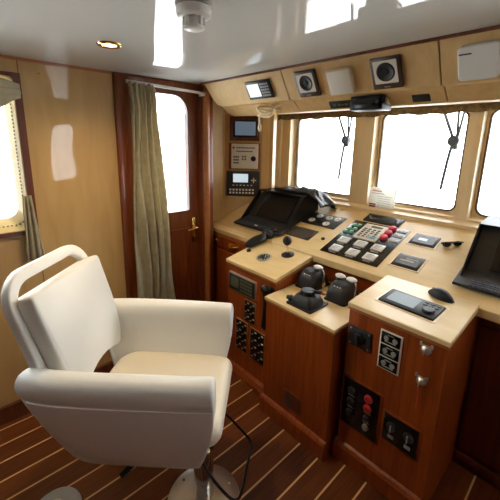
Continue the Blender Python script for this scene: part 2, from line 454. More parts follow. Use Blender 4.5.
MB().lathe([(.049, -.012), (.051, -.020), (.050, -.036), (.044, -.040), (.034, -.041)], seg=32).build('body', 'whiteplastic', t)
m = MB(); m.lathe([(.030, -.062), (.031, -.066), (.030, -.071), (.022, -.074)], seg=28); m.cyl((0, 0, -.041), (0, 0, -.063), .022)
for k in range(8):
    a = 2 * PI * k / 8 + .2; m.box((.029 * math.cos(a), .029 * math.sin(a), -.052), (.006, .010, .024), .001, Matrix.Rotation(a, 3, 'Z'))
m.build('sensor_cage', 'whiteplastic', t)

# ------------------------------------------------------------------ overhead console
ov = thing('overhead_console', 'tan overhead console running above the front windows', 'console', T((-.3, 1.6, 1.8)))
inv = T((.3, -1.6, -1.8))
G = lambda u, v, a: inv @ Vector((a, u, v))
prof = [(1.418, 2.008), (1.513, 1.853), (1.55, 1.851), (1.617, 1.797), (1.64, 1.797), (2.395, 1.870), (2.395, 2.008)]
cuts = [-2.03, -1.312, -.5175, .27, 1.05, 1.545]
for i in range(5):
    a, b2 = cuts[i] + (.002 if i else 0), cuts[i + 1] - .002
    if i == 0:
        m = MB(); rings = []
        for q, k in ((0, .0), (.012, .35), (.04, .75), (.09, 1.), (None, 1.)):
            xx = b2 if q is None else a + q
            f = .55 + .45 * k
            rings.append([inv @ Vector((xx, 1.418 + (u - 1.418) * (1 if q is None else 1 - .25 * (1 - k)), 2.008 + (v - 2.008) * f)) for u, v in prof])
        m.loft(rings)
    else: m = MB().prism(prof, a, b2, G)
    m.build('panel', 'veneer_matt', ov, smooth=30, bevel=.003)
m = MB().prism([(1.404, 2.0095), (1.404, 2.000), (1.412, 1.998), (1.42, 2.0095)], -2.06, 1.545, G)
m.build('top_trim', 'mahog_dark', ov, smooth=0)
struct(MB().bx(-2.05, XR, 1.405, 1.412, 1.9985, 2.0095).build('trim_4', 'mahog_dark', smooth=0))
va = MB(); rows = []
for j, zz in enumerate((1.866, 1.85, 1.834, 1.816)):
    rows.append([Vector((-2.19 + 3.6 * i / 220, 2.372 + .008 * math.sin(i * .9) * (j / 3), zz + (.004 * math.sin(i * .63) + .003 * math.sin(i * .21) if j == 3 else 0))) for i in range(221)])
tag(va.loft(rows, closed=False).build('valance', 'valance', smooth=180, solid=.006), 'brown cloth valance strip hanging along the top of the front windows', 'valance')

# units on the overhead face
t = thing('radio_display', 'dark framed radio display with reflection-pale screen and keypad on the overhead console', 'display', onOver(-1.514, .099))
MB().box((0, 0, .006), (.205, .108, .014), .004).build('bezel', 'black', t)
MB().bx(-.088, .012, -.038, .040, .0125, .0145).build('screen', 'screen_pale', t, smooth=0)  # even glow stands for the white reflection on a dark screen
m = MB()
for i in range(4):
    for j in range(5): m.box((.032 + i * .017, -.034 + j * .017, .0145), (.012, .011, .004), .001)
m.build('keypad', 'grey', t)
def speaker(label, x, v):
    t = thing('speaker', label, 'speaker', onOver(x, v), 'square speakers on the overhead console')
    MB().box((0, 0, .007), (.134, .136, .016), .005).build('frame', 'darkbrown', t)
    MB().ring(rrect(-.052, .052, -.042, .056, .004), [(.0 + .041 * math.cos(a), .007 + .041 * math.sin(a)) for a in [PI * 1.25 - PI / 4 + PI / 12 * 0 + (PI / 2) * (k // 7) + (PI / 2) * (k % 7) / 6 for k in range(28)]], .0145, .0165, ident).build('face_plate', 'greypanel', t, smooth=30)
    m = MB().lathe([(.040, .0145), (.040, .018), (.036, .020), (.030, .017), (.014, .015), (.012, .019), (.004, .020)], T((0, .007, 0)), 32)
    m.build('cone', 'charcoal', t)
    MB().bx(-.014, .014, -.060, -.055, .0148, .0156).build('badge', 'grey', t, smooth=0)
    return t
sp = speaker('square speaker between the radio display and the beige box', -1.155, .102)
dup(sp, onOver(-.727, .102), 'square speaker right of the beige box above the middle front window', 'square speakers on the overhead console')
t = thing('junction_box', 'beige box standing out from the overhead console between two speakers', 'box', onOver(-.950, .110))
MB().box((0, 0, .014), (.130, .120, .030), .006).build('housing', 'cream', t)
MB().box((.0, 0, .030), (.118, .110, .003), .001).build('cover', 'greypanel', t)
t = thing('access_box', 'white box with rounded corners and dark slot at the right end of the overhead console', 'box', onOver(-.385, .103))
MB().prism(rrect(-.064, .064, -.062, .062, .016), 0, .030, ident).build('housing', 'whiteplastic', t, bevel=.005)
MB().bx(-.058, -.018, .034, .039, .0302, .0312).build('slot', 'ink', t, smooth=0)
t = thing('indicator_strip', 'narrow dark indicator strip under the overhead console beside the black radio', 'indicator', T((-1.005, 1.588, 1.823)) @ RX(130))
MB().box((0, 0, .005), (.165, .042, .012), .003).build('housing', 'black', t)
for k in (-.05, -.02, .02, .05): MB().box((k, 0, .0115), (.018, .012, .003), .001).build('indicator_light', 'lcd_green', t)
MB().ball((.0, .0, .012), .004, u=8, v=6).build('lamp', 'green', t)
t = thing('radio_set', 'black radio set hanging under the overhead console between the windows', 'radio', T((-.853, 1.585, 1.812)))
MB().box((0, 0, 0), (.168, .10, .068), .006).build('case', 'black', t)
MB().box((0, -.051, -.002), (.14, .006, .045), .002).build('faceplate', 'blackgloss', t)
MB().cyl((.06, -.048, 0), (.06, -.060, 0), .009).build('knob', 'charcoal', t); MB().cyl((-.055, -.048, .004), (-.055, -.058, .004), .006).build('knob', 'charcoal', t)
m = MB(); m.box((.087, .0, .006), (.006, .05, .03), .001); m.cyl((.086, -.02, .0), (.098, -.02, .0), .012); m.build('bracket', 'steel', t)
t = thing('vent_plate', 'small dark slotted plate in the lower overhead lip right of the black radio', 'plate', T((-.618, 1.585, 1.825)) @ RX(130))
MB().box((0, 0, .002), (.076, .045, .006), .002).build('plate', 'charcoal', t)
m = MB()
for k in range(3): m.box((0, -.012 + k * .012, .006), (.06, .004, .003), .001)
m.build('slot', 'ink', t)
# cord tangle
m = MB(); rnd = random.Random(3)
pts = [(-1.62 + .006, 1.56, 1.835)]
for k in range(20):
    pts.append((-1.60 + rnd.uniform(-.04, .17), 1.548 + rnd.uniform(-.04, .035), 1.808 + rnd.uniform(-.045, .035)))
m.tube(pts, .0045, 8, 6)
m.tube([(-1.60, 1.565, 1.81), (-1.61, 1.56, 1.77), (-1.605, 1.558, 1.73), (-1.612, 1.56, 1.70), (-1.60, 1.56, 1.685), (-1.592, 1.56, 1.70), (-1.597, 1.56, 1.73)], .006, 8, 5)
m.tube([(-1.62, 1.55, 1.83), (-1.57, 1.53, 1.80), (-1.53, 1.54, 1.79), (-1.49, 1.55, 1.81), (-1.45, 1.56, 1.835), (-1.42, 1.565, 1.845)], .008, 8, 5)
tag(m.build('cord_tangle', 'rope', smooth=60), 'tangled cream cord hanging from the lower edge of the overhead console', 'cord')

# ------------------------------------------------------------------ corner instruments
fb = MB().ring(rrect(.022, .400, 1.150, 1.84, .004), rrect(.034, .338, 1.162, 1.828, .003), 0, .006, ident)
for v in fb.bm.verts: v.co = onPanel(v.co.x, v.co.y) @ Vector((0, 0, v.co.z))
struct(fb.build('trim_5', 'veneer_matt', smooth=0))
t = thing('corner_monitor', 'small wood framed monitor at the top of the corner panel', 'monitor', onPanel(.195, 1.717))
MB().box((0, 0, .008), (.242, .190, .018), .004).build('frame', 'mahog_dark', t)
MB().box((.006, 0, .018), (.195, .138, .012), .004).build('bezel', 'black', t)
MB().bx(-.076, .088, -.052, .055, .0235, .0255).build('screen', 'screen_blue', t, smooth=0)
t = thing('alarm_panel', 'grey panel with rows of small keys and round knob below the corner monitor', 'panel', onPanel(.195, 1.498))
MB().box((0, 0, .004), (.255, .212, .010), .002).build('backing', 'mahog', t)
MB().box((.004, 0, .012), (.220, .200, .014), .004).build('plate', 'greypanel', t)
for r_, (z_, n_) in enumerate(((.068, 9), (.040, 8))):
    m = MB()
    for k in range(n_): m.box((-.058 + k * .017, z_, .0195), (.012, .010, .002), .0005)
    m.build('key_row', 'ink', t)
m = MB()
for r_ in range(3):
    for k in range(3): m.box((-.082 + k * .016, -.005 - r_ * .024, .0195), (.012, .014, .003), .001)
m.build('keypad', 'ink', t); m = MB()
for r_ in range(2):
    for k in range(2): m.box((-.012 + k * .022, -.002 - r_ * .022, .0195), (.013, .014, .003), .001)
m.build('keypad', 'ink', t)
MB().cyl((-.088, .068, .018), (-.088, .068, .024), .008).build('indicator', 'ink', t)
m = MB(); m.cyl((.075, -.018, .018), (.075, -.018, .034), .022, .019, bev=.002); m.box((.075, -.018, .036), (.006, .034, .008), .002); m.build('knob', 'black', t)
t = thing('chart_plotter', 'dark control unit with small lit screen and white keys lowest on the corner panel', 'control unit', onPanel(.188, 1.273))
MB().box((0, 0, .010), (.276, .206, .022), .006).build('housing', 'charcoal', t)
MB().bx(-.082, .042, .012, .082, .0205, .0225).build('screen', 'screen_pale', t, smooth=0)
m = MB()
for r_ in range(2):
    for k in range(8): m.box((-.105 + k * .027, -.050 - r_ * .026, .0225), (.017, .015, .004), .001)
m.build('keypad', 'white', t); m = MB()
for k in range(6): m.box((-.08 + k * .03, -.012, .0225), (.014, .008, .003), .001)
m.build('key_row', 'white', t)
m = MB(); m.box((.088, .030, .0225), (.044, .009, .004), .001); m.box((.088, .030, .0225), (.009, .044, .004), .001); m.build('direction_pad', 'white', t)

# ------------------------------------------------------------------ helm console
hc = thing('helm_console', 'beige topped mahogany helm console with sloping dashboard under the front windows', 'console', T((-.9, 1.72, 0)))
inv = T((.9, -1.72, 0))
H3 = lambda u, v, a: inv @ Vector((a, u, v))
# sloping dashboard (runs to the sill), with the recess of the throttle pedestal in front
yt, zt = 2.40, .91 + .68 * math.tan(DS)
dash = [(1.70, .9035), (yt, zt), (yt, zt - .05), (1.70, .86)]
MB().prism(dash, -2.31, 1.5, H3).build('dashboard', 'counter', hc, smooth=30, bevel=.004)
MB().prism([(1.618, .902), (1.71, .9065), (1.71, .862), (1.618, .872)], -2.31, -1.675, H3).build('left_counter', 'counter', hc, smooth=30, bevel=.004)
MB().prism([(1.611, .873), (1.65, .873), (1.65, .846), (1.621, .842), (1.611, .851)], -2.305, -1.675, H3).build('counter_edging', 'mahog_edge', hc, smooth=30, bevel=.003)
# sill ledge under the windows
MB().prism([(2.34, zt + .004), (2.485, 1.172), (2.485, 1.15), (2.34, zt - .02)], -2.3, 1.5, H3).build('sill_ledge', 'pale_wood', hc, smooth=0)
# left counter cabinet
MB().bx(-2.30 + .9, -1.69 + .9, 1.632 - 1.72, 2.35 - 1.72, 0, .872).build('left_carcass', 'mahog', hc, smooth=0)
for a, b2 in ((-2.28, -2.06), (-2.04, -1.76)):
    d = MB().box(inv @ Vector(((a + b2) / 2, 1.626, .797)), (b2 - a, .018, .092), .004).build('drawer', 'mahog', hc)
    cx = (a + b2) / 2 - .02; m = MB()
    m.tube([inv @ Vector(p) for p in ((cx - .05, 1.617, .806), (cx - .03, 1.594, .804), (cx, 1.588, .802), (cx + .03, 1.594, .804), (cx + .05, 1.617, .806))], .008, 10, 4)
    m.box(inv @ Vector((cx, 1.615, .805)), (.11, .004, .026), .002)
    m.build('drawer_handle', 'brass', d)
d = MB().box(inv @ Vector((-2.03, 1.626, .42)), (.50, .018, .62), .004).build('cabinet_door', 'mahog', hc)
m = MB(); m.box(inv @ Vector((-2.20, 1.616, .685)), (.06, .006, .05), .002); m.cyl(inv @ Vector((-2.20, 1.616, .685)), inv @ Vector((-2.20, 1.588, .685)), .011)
m.tube([inv @ Vector(p) for p in ((-2.225, 1.588, .69), (-2.20, 1.582, .69), (-2.17, 1.584, .688))], .008)
m.build('door_latch', 'brass', d)
m = MB(); m.tube([inv @ Vector(p) for p in ((-2.20, 1.584, .675), (-2.198, 1.580, .64), (-2.20, 1.582, .61))], .003, 6); m.build('key_cord', 'brass', d); m = MB(); m.box(inv @ Vector((-2.2, 1.582, .60)), (.02, .004, .04), .001); m.build('key', 'brass', d)
# left forward console block
sl = lambda y: .83 + (y - 1.364) * math.tan(R(11))
MB().prism([(1.352, sl(1.352)), (1.705, sl(1.705) + .001), (1.705, sl(1.705) - .03), (1.352, sl(1.352) - .022)], -1.69, -1.222, H3).build('left_top', 'counter', hc, smooth=30, bevel=.004)
MB().prism([(1.358, sl(1.358) - .023), (1.70, sl(1.70) - .03), (1.70, sl(1.70) - .05), (1.358, sl(1.358) - .036)], -1.688, -1.224, H3).build('left_edging', 'mahog_edge', hc, smooth=0)
MB().prism([(1.364, 0), (1.364, sl(1.364) - .034), (1.70, sl(1.70) - .045), (1.70, 0)], -1.683, -1.226, H3).build('left_block', 'mahog', hc, smooth=0)
MB().prism([(1.326, 0), (1.326, .02), (1.345, .05), (1.364, .062), (1.364, 0)], -1.70, -1.215, H3).build('plinth', 'mahog', hc, smooth=0)
# throttle pedestal
MB().prism([(1.262, .752), (1.74, .752), (1.74, .734), (1.262, .734)], -1.222, -.752, H3).build('pedestal_top', 'counter', hc, smooth=30, bevel=.003)
MB().prism([(1.266, .733), (1.74, .733), (1.74, .722), (1.266, .722)], -1.219, -.755, H3).build('pedestal_edging', 'mahog_edge', hc, smooth=0)
MB().prism([(1.272, 0), (1.272, .722), (1.74, .722), (1.74, 0)], -1.214, -.760, H3).build('pedestal', 'mahog', hc, smooth=0)
MB().prism([(1.247, 0), (1.247, .088), (1.256, .100), (1.272, .104), (1.272, 0)], -1.222, -.752, H3).build('plinth', 'mahog', hc, smooth=0)
MB().bx(-1.226 + .9, -.735 + .9, 1.73 - 1.72, 1.76 - 1.72, .70, .885).build('recess_back', 'mahog', hc, smooth=0)
# right forward console block
sr = lambda y: .885 + (y - 1.345) * math.tan(R(3.8))
MB().prism([(1.333, sr(1.333)), (1.74, sr(1.74) + .003), (1.74, sr(1.74) - .03), (1.333, sr(1.333) - .022)], -.737, -.296, H3).build('right_top', 'counter', hc, smooth=30, bevel=.004)
MB().prism([(1.339, sr(1.339) - .023), (1.78, sr(1.78) - .03), (1.78, sr(1.78) - .045), (1.339, sr(1.339) - .036)], -.735, -.300, H3).build('right_edging', 'mahog_edge', hc, smooth=0)
MB().prism([(1.345, 0), (1.345, sr(1.345) - .034), (1.8, sr(1.8) - .045), (1.8, 0)], -.730, -.304, H3).build('right_block', 'mahog', hc, smooth=0)
MB().prism([(1.322, 0), (1.322, .085), (1.332, .10), (1.345, .108), (1.345, 0)], -.742, -.292, H3).build('plinth', 'mahog', hc, smooth=0)
# starboard cupboards under the dashboard
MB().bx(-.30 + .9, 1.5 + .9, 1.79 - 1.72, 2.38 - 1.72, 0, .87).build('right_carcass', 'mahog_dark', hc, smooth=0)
MB().prism([(1.755, .898), (1.80, .90), (1.80, .85), (1.775, .838), (1.762, .85)], -.300, 1.5, H3).build('right_counter_edging', 'mahog', hc, smooth=0, bevel=.003)
for a, b2 in ((-.285, .155), (.165, .605), (.615, 1.05)):
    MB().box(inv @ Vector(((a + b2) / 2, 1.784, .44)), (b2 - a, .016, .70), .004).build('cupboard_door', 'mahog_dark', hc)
MB().bx(-.30 + .9, 1.5 + .9, 1.765 - 1.72, 1.79 - 1.72, 0, .07, .004).build('plinth', 'mahog_dark', hc)

# ------------------------------------------------------------------ instruments set in the dashboard
t = thing('gauge_panel', 'dark panel of small round white gauges right of the left radar hood', 'gauge panel', onDash(-1.431, .405))
MB().box((0, 0, .001), (.298, .178, .008), .003).build('plate', 'charcoal', t)
for (x_, y_) in ((-.06, .042), (.025, .042), (.10, .042), (-.085, -.034), (.055, -.046)):
    o = MB().lathe([(.027, .004), (.027, .009), (.024, .010)], T((x_, y_, 0)), 24).build('gauge', 'white', t)
    MB().box((x_ + .003, y_ + .005, .0108), (.003, .024, .0015), 0, Matrix.Rotation(.5, 3, 'Z')).build('needle', 'ink', o, smooth=0)
MB().lathe([(.022, .004), (.022, .012), (.017, .014), (.006, .013)], T((-.012, -.035, 0))).build('dial', 'black', t)
t = thing('dull_screen', 'flush grey screen in the dashboard in front of the left radar hood', 'screen', onDash(-1.467, .178))
MB().box((0, 0, .001), (.215, .135, .008), .003).build('bezel', 'darkbrown', t)
MB().bx(-.092, .092, -.052, .052, .004, .0065).build('screen', 'screen_grey', t, smooth=0)
t = thing('push_button', 'small black push button alone on the dashboard left of the main key panel', 'button', onDash(-1.276, .175))
MB().lathe([(.014, -.001), (.014, .006), (.011, .009), (.004, .010)]).build('cap', 'black', t)
t = thing('engine_control_panel', 'large black key panel with silver keys and red buttons in mid dashboard', 'control panel', onDash(-1.014, .273))
MB().box((0, 0, .0), (.398, .455, .010), .003).build('plate', 'blackgloss', t)
for (x_, s_) in ((-1.134, .217), (-1.014, .219), (-.898, .222), (-1.127, .108), (-1.007, .11), (-.893, .113)):
    o = MB().box((x_ + 1.014, s_ - .273, .009), (.074, .070, .010), .004).build('key', 'silverkey', t)
    m = MB()
    for k in range(3): m.box((x_ + 1.014 - .004 * k, s_ - .273 + .016 - .014 * k, .0143), (.040 - .008 * k, .005, .001), 0)
    m.build('key_print', 'grey', o, smooth=0)
    MB().box((x_ + 1.014, s_ - .273 - .046, .006), (.05, .010, .004), .001).build('key_light', 'grey', t)
kp = MB().box((-.012, .100, .009), (.160, .200, .010), .003).build('keypad', 'greypanel', t)
MB().box((0, .168, .0145), (.080, .024, .003), .001).build('display', 'lcd_green', kp)
m = MB()
for i in range(4):
    for j in range(5): m.box((-.062 + i * .032 + .0, .032 + j * .024, .0145), (.020, .012, .003), .001)
m.build('keypad_key', 'ink', kp)
m = MB()
for i in range(2):
    for j in range(2): m.box((.012 + i * .032, .030 + j * .020, .0165), (.026, .015, .002), .001)
m.build('blue_key', mat('pale_blue_key', (.25, .48, .60), .4), kp)
for (x_, s_) in ((-1.187, .30), (-1.148, .305), (-1.185, .345), (-1.146, .35), (-1.178, .40), (-1.142, .405)):
    MB().box((x_ + 1.014, s_ - .273 + .02, .008), (.030, .030, .010), .004).build('green_button', 'green', t)
    MB().box((x_ + 1.014 - .006, s_ - .273 + .043, .006), (.026, .012, .004), .001).build('button_label', 'white', t)
for s_ in (.345, .408, .470):
    o = MB().lathe([(.026, .004), (.026, .014), (.021, .024), (.012, .026)], T((.094, s_ - .273, 0))).build('red_button', 'red', t)
    MB().box((.160, s_ - .273 - .004, .006), (.062, .034, .004), .001).build('side_label', 'grey', t)
t = thing('display_strip', 'long dark glossy display above the main key panel', 'display', onDash(-1.035, .570))
MB().box((0, 0, .003), (.262, .105, .016), .005).build('housing', 'charcoal', t)
MB().bx(-.115, .115, -.030, .034, .0105, .0125).build('screen', 'screen_dark', t, smooth=0)
def flush_unit(label, x, s):
    t = thing('flush_display', label, 'display', onDash(x, s), 'twin flush displays on the right dashboard')
    MB().ring(rrect(-.083, .083, -.072, .072, .003), rrect(-.074, .074, -.063, .063, .002), 0, .003, ident).build('surround', 'pale_wood', t, smooth=0)
    MB().box((0, 0, .002), (.148, .126, .008), .003).build('bezel', 'black', t)
    MB().bx(-.060, .060, -.042, .046, .0055, .0075).build('screen', 'screen_grey', t, smooth=0)
    return t
fu = flush_unit('flush display farther from the helm, behind its twin on the right dashboard', -.700, .425)
MB().bx(-.035, .015, -.012, .016, .0076, .0082).build('lit_readout', 'screen_pale', fu, smooth=0)
f2 = flush_unit('flush display nearer to the helm, just above the computer mouse', -.692, .173)
m = MB(); m.bx(-.045, .03, -.006, .006, .0076, .0082); m.bx(-.02, .048, .016, .024, .0076, .0082); m.build('readout_bar', 'grey', f2, smooth=0)
# sunglasses
t = thing('sunglasses', 'dark folded sunglasses lying on the dashboard left of the right radar hood', 'sunglasses', onDash(-.550, .43) @ RZ(32) @ Matrix.Scale(.9, 4))
m = MB(); m.ball((-.03, 0, .018), .026, (1, .35, .72)); m.ball((.032, .004, .018), .026, (1, .35, .72)); m.build('lens', 'blackgloss', t)
m = MB(); m.tube([(-.058, -.004, .028), (-.03, -.008, .034), (0, -.006, .030), (.03, -.004, .034), (.062, .0, .028)], .0035, 8)
m.build('bridge', 'black', t)
m = MB(); m.tube([(-.060, 0, .026), (-.050, .028, .014), (.02, .030, .010), (.05, .034, .006)], .0035, 8)
m.tube([(.064, .002, .026), (.055, .024, .018), (-.01, .036, .012), (-.05, .045, .006)], .0035, 8); m.build('arm', 'black', t)
# paper card
t = thing('notice_card', 'white printed card leaning on the sill behind the key panel', 'card', T((-1.128, 2.385, 1.124)) @ RX(82))
MB().box((0, .088, 0), (.205, .176, .004), .001).build('sheet', 'paper', t)
m = MB(); m.box((-.045, .148, .0026), (.075, .010, .0012), 0); m.box((-.035, .130, .0026), (.10, .006, .0012), 0); m.build('heading', 'orange', t, smooth=0)
m = MB(); m.box((-.066, .046, .0026), (.052, .010, .0012), 0); m.box((-.066, .030, .0026), (.052, .014, .0012), 0); m.build('picture', 'maroon', t, smooth=0)
m = MB()
for k in range(5): m.box((.02, .110 - k * .016, .0026), (.11 - (k % 3) * .014, .003, .001), 0)
m.build('text_line', 'grey', t, smooth=0)
m = MB(); m.box((-.045, .002, .004), (.012, .010, .012), .002); m.box((.072, .002, .004), (.012, .010, .012), .002); m.build('clip', 'ink', t)

# ------------------------------------------------------------------ radar hoods
def radar(label, M):
    t = thing('radar_display', label, 'radar display', M, 'hooded radar displays on the dashboard')
    # local frame: x right, y forward, z up, origin under the middle of the mouth's lower lip
    side = [(-.012, 0), (.223, .255), (.40, .272), (.42, .13), (.10, .035)]
    W2 = .253
    for sgn in (-1, 1):
        MB().prism(side, sgn * W2, sgn * (W2 - .010), lambda u, v, a: (a, u, v)).build('hood_side', 'black', t, smooth=0, bevel=.003)
    MB().prism([(.221, .256), (.40, .273), (.40, .262), (.23, .245)], -W2, W2, lambda u, v, a: (a, u, v)).build('hood_top', 'black', t, smooth=0, bevel=.003)
    MB().prism([(.085, .035), (.262, .246), (.40, .262), (.415, .135), (.10, .032)], -W2 + .011, W2 - .011, lambda u, v, a: (a, u, v)).build('casing', 'charcoal', t, smooth=0)
    MB().prism([(.094, .054), (.246, .236), (.252, .232), (.100, .050)], -.15, .19, lambda u, v, a: (a, u - .006, v + .004)).build('screen', 'screen_dark', t, smooth=0)
    kb = MB().prism([(-.058, -.014), (-.058, .000), (-.01, .014), (.085, .042), (.085, .028)], -W2 - .012, W2 + .004, lambda u, v, a: (a, u, v)).build('keyboard', 'charcoal', t, smooth=0, bevel=.003)
    m = MB()
    for i in range(14):
        for j in range(3):
            if 5 < i < 8 and j == 1: continue
            m.box((-.19 + i * .025, -.045 + j * .016, .0055 + j * .0050), (.018, .011, .006), .001, Euler((R(17), 0, 0)).to_matrix())
    m.build('key', 'slate', kb)
    MB().box((-.02, -.029, .0115), (.034, .011, .006), .001, Euler((R(17), 0, 0)).to_matrix()).build('white_key', 'white', kb)
    m = MB(); m.ball((.19, -.028, .016), .016); m.build('trackball', 'blackgloss', kb)
    return t
rd = radar('black hooded radar display at the left end of the dashboard', T((-1.832, 1.818, .950)))
dup(rd, T((-.172, 1.845, .960)), 'black hooded radar display on the dashboard beyond the sunglasses and computer mouse', 'hooded radar displays on the dashboard')
# crumpled black cover on the left hood
cv = MB(); rows = []
for j in range(29):
    row = []
    for i in range(49):
        u, v = i / 48, j / 28
        e = min(u, 1 - u, v * 1.2, (1 - v) * 1.2) * 5; e = min(1, max(0, e))
        n1 = mnoise.noise(Vector((u * 6, v * 4, 1.3))); n2 = abs(mnoise.noise(Vector((u * 15, v * 9, 5.1))))
        xx = -1.95 + .50 * u + .02 * n1; yy = 2.075 + .24 * v + .02 * n1
        base = 1.226
        z = base + e * (.012 + .018 * n1 + .05 * n2 * u) 
        if u > .80: z -= (u - .80) * .45
        if v > .70: z -= (v - .70) * .25
        row.append((xx, yy, z))
    rows.append(row)
tag(cv.loft(rows, closed=False).build('crumpled_cover', 'blackcloth', smooth=180, solid=.008), 'crumpled black cloth cover lying on the left radar hood', 'cover')

# ------------------------------------------------------------------ left console fittings
t = thing('radio_handset', 'black handset lying at the back of the left console', 'handset', onLC(-1.672, 1.655) @ RZ(-4) @ Matrix.Diagonal((1.25, .85, 1.3, 1)))
m = MB(); rings = []
for k in range(13):
    q = k / 12; y_ = -.135 + .20 * q; wv = .030 + .012 * math.sin(q * PI); hh = .016 + .022 * math.sin(min(1, q * 1.3) * PI * .5 + .1)
    wv *= (1 if 0 < k < 12 else .6)
    rings.append([(wv * math.cos(a), y_, .012 + hh * (.55 + .45 * math.sin(a)) - .008) for a in [2 * PI * i / 16 for i in range(16)]])
m.loft(rings); m.build('grip', 'black', t)
MB().ball((.0, .105, .026), .046, (.95, .9, .62)).build('earpiece', 'charcoal', t)
t = thing('push_button', 'small black round button at the left edge of the left console top', 'button', onLC(-1.637, 1.518))
MB().lathe([(.016, 0), (.016, .008), (.012, .014), (.004, .015)]).build('cap', 'black', t)
t = thing('round_gauge', 'round metal rimmed gauge set in the left console top', 'gauge', onLC(-1.477, 1.509))
MB().lathe([(.050, 0), (.053, .003), (.051, .007), (.044, .007), (.043, .003)], seg=32).build('rim', 'steel', t)
MB().lathe([(.042, .002), (.042, .004), (.02, .0045)], seg=32).build('dial', 'black', t)
m = MB()
for k in range(10):
    a = 2 * PI * k / 10; m.box((.032 * math.cos(a), .032 * math.sin(a), .005), (.012, .004, .001), 0, Matrix.Rotation(a, 3, 'Z'))
m.box((.006, .008, .0055), (.004, .03, .001), 0, Matrix.Rotation(.6, 3, 'Z')); m.build('dial_mark', 'greypanel', t, smooth=0)
t = thing('joystick', 'black ball topped joystick on a chrome stem near the left console edge', 'joystick', onLC(-1.367, 1.625) @ Matrix.Scale(1.22, 4))
MB().lathe([(.036, 0), (.036, .004), (.030, .008), (.014, .014), (.010, .018)]).build('boot', 'black', t)
MB().cyl((0, 0, .014), (.0, .004, .068), .0055).build('stem', 'chrome', t)
MB().ball((0, .005, .084), .026, (.95, .95, 1.05)).build('ball', 'black', t)

t = thing('tape_radio', 'dark radio with olive display in the face of the left console', 'radio', onFront(-1.520, 1.364, .688))
MB().box((0, 0, .006), (.268, .126, .016), .003).build('frame', 'steel', t)
MB().box((0, 0, .013), (.252, .108, .008), .002).build('face', 'charcoal', t)
MB().bx(-.105, -.03, -.032, .038, .0165, .0185).build('display', 'lcd_green', t, smooth=0)
m = MB()
for i in range(5):
    for j in range(4): m.box((.0 + i * .024, -.036 + j * .024, .0180), (.018, .014, .004), .001)
m.build('key', 'lcd_green', t)
def switch_panel(label, cx, cz, w_, h_, nx, nz):
    t = thing('switch_panel', label, 'switch panel', onFront(cx, 1.364, cz), 'black switch panels in the left console')
    MB().box((0, 0, .003), (w_ + .014, h_ + .014, .008), .002).build('frame', 'mahog_edge', t)
    MB().box((0, 0, .006), (w_, h_, .008), .002).build('plate', 'blackgloss', t)
    for i in range(nx):
        for j in range(nz):
            x_ = -w_ / 2 + w_ * (i + .5) / nx; y_ = -h_ / 2 + h_ * (j + .5) / nz
            o = MB().cyl((x_, y_, .009), (x_, y_, .015), .009, seg=12).build('switch', 'black', t)
            MB().tube([(x_, y_, .014), (x_ + .001, y_ + .006, .026)], .0032, 6, 0).build('toggle', 'steel', o)
            MB().box((x_ + w_ / nx * .30, y_ + h_ / nz * .25, .0104), (w_ / nx * .28, h_ / nz * .16, .001), 0).build('switch_label', 'greypanel', o, smooth=0)
    return t
switch_panel('upper narrow switch panel just below the dark radio', -1.445, .522, .098, .146, 2, 3)
switch_panel('lower left switch panel nearest the chair arm', -1.522, .314, .106, .220, 2, 4)
switch_panel('lower right switch panel beside the throttle pedestal', -1.369, .308, .124, .214, 2, 4)
t = thing('hanging_handset', 'black telephone handset hanging on the left console beside the pedestal', 'handset', onFront(-1.275, 1.364, .66))
MB().box((0, .05, .010), (.075, .11, .022), .008).build('cradle', 'black', t)
m = MB(); m.tube([(.0, .10, .045), (.0, .06, .036), (.0, -.04, .034), (.0, -.15, .040)], lambda q: .024 - .006 * math.sin(q * PI), 12, 4)
m.ball((.0, .095, .040), .036, (1, .8, .7)); m.ball((0, -.15, .036), .027, (1, 1, .7)); m.build('handset', 'black', t)
m = MB(); m.tube([(0, -.17, .03), (.008, -.25, .012), (.0, -.33, .012), (.015, -.40, .014), (.005, -.30, .018)], .005, 8); m.build('cord', 'black', t)

# ------------------------------------------------------------------ throttle pedestal fittings
def lever_unit(label, x, y, n):
    t = thing('throttle_lever', label, 'throttle', T((x, y, .752)), 'twin throttle heads on the pedestal')
    W = .056
    MB().prism(rrect(-W - .014, W + .014, -.098, .098, .02), 0, .006, ident).build('base_plate', 'blackgloss', t, bevel=.002)
    rings = []
    for k in range(11):
        f = k / 10; zz = .004 + .100 * math.sin(f * PI / 2); hy = .088 * math.cos(f * PI / 2 * .93) + .004; hx = (W + .016) * (1 - .42 * f ** 1.3)
        rings.append([(x_, y_, zz) for x_, y_ in rrect(-hx, hx, -hy, hy, min(hx, hy) * .55, 5)])
    MB().loft(rings).build('dome', 'charcoal', t, smooth=60)
    m = MB()
    for k in range(5): m.tube([(-.040 + k * .020, -.090, .012), (-.034 + k * .017, -.076, .055), (-.027 + k * .0135, -.050, .088)], .0022, 6, 3)
    m.build('dome_rib', 'black', t)
    m = MB()
    for k in range(3): m.box((-.02 + k * .018, -.060, .083), (.010, .004, .008), .001, Euler((R(48), 0, 0)).to_matrix())
    m.build('dome_mark', 'white', t, smooth=0)
    for sx in ((-1, 1) if n == 2 else (1,)):
        xs = sx * (W + .010)
        l = MB(); l.tube([(xs, .01, .02), (xs, .014, .05), (xs * .92, .022, .092), (xs * .70, .020, .112)], lambda q: .0095 - .002 * q, 10, 4)
        l.cyl((xs - .007 * sx, .01, .022), (xs + .008 * sx, .01, .022), .018, seg=16)
        lo = l.build('lever', 'chrome', t)
        MB().ball((sx * .036 if n == 2 else .022, .018, .119), .024, (1.35, .95, .55)).build('lever_knob', 'whiteplastic', lo)
    return t
lever_unit('single lever throttle head at the far left corner of the pedestal top', -1.135, 1.600, 1)
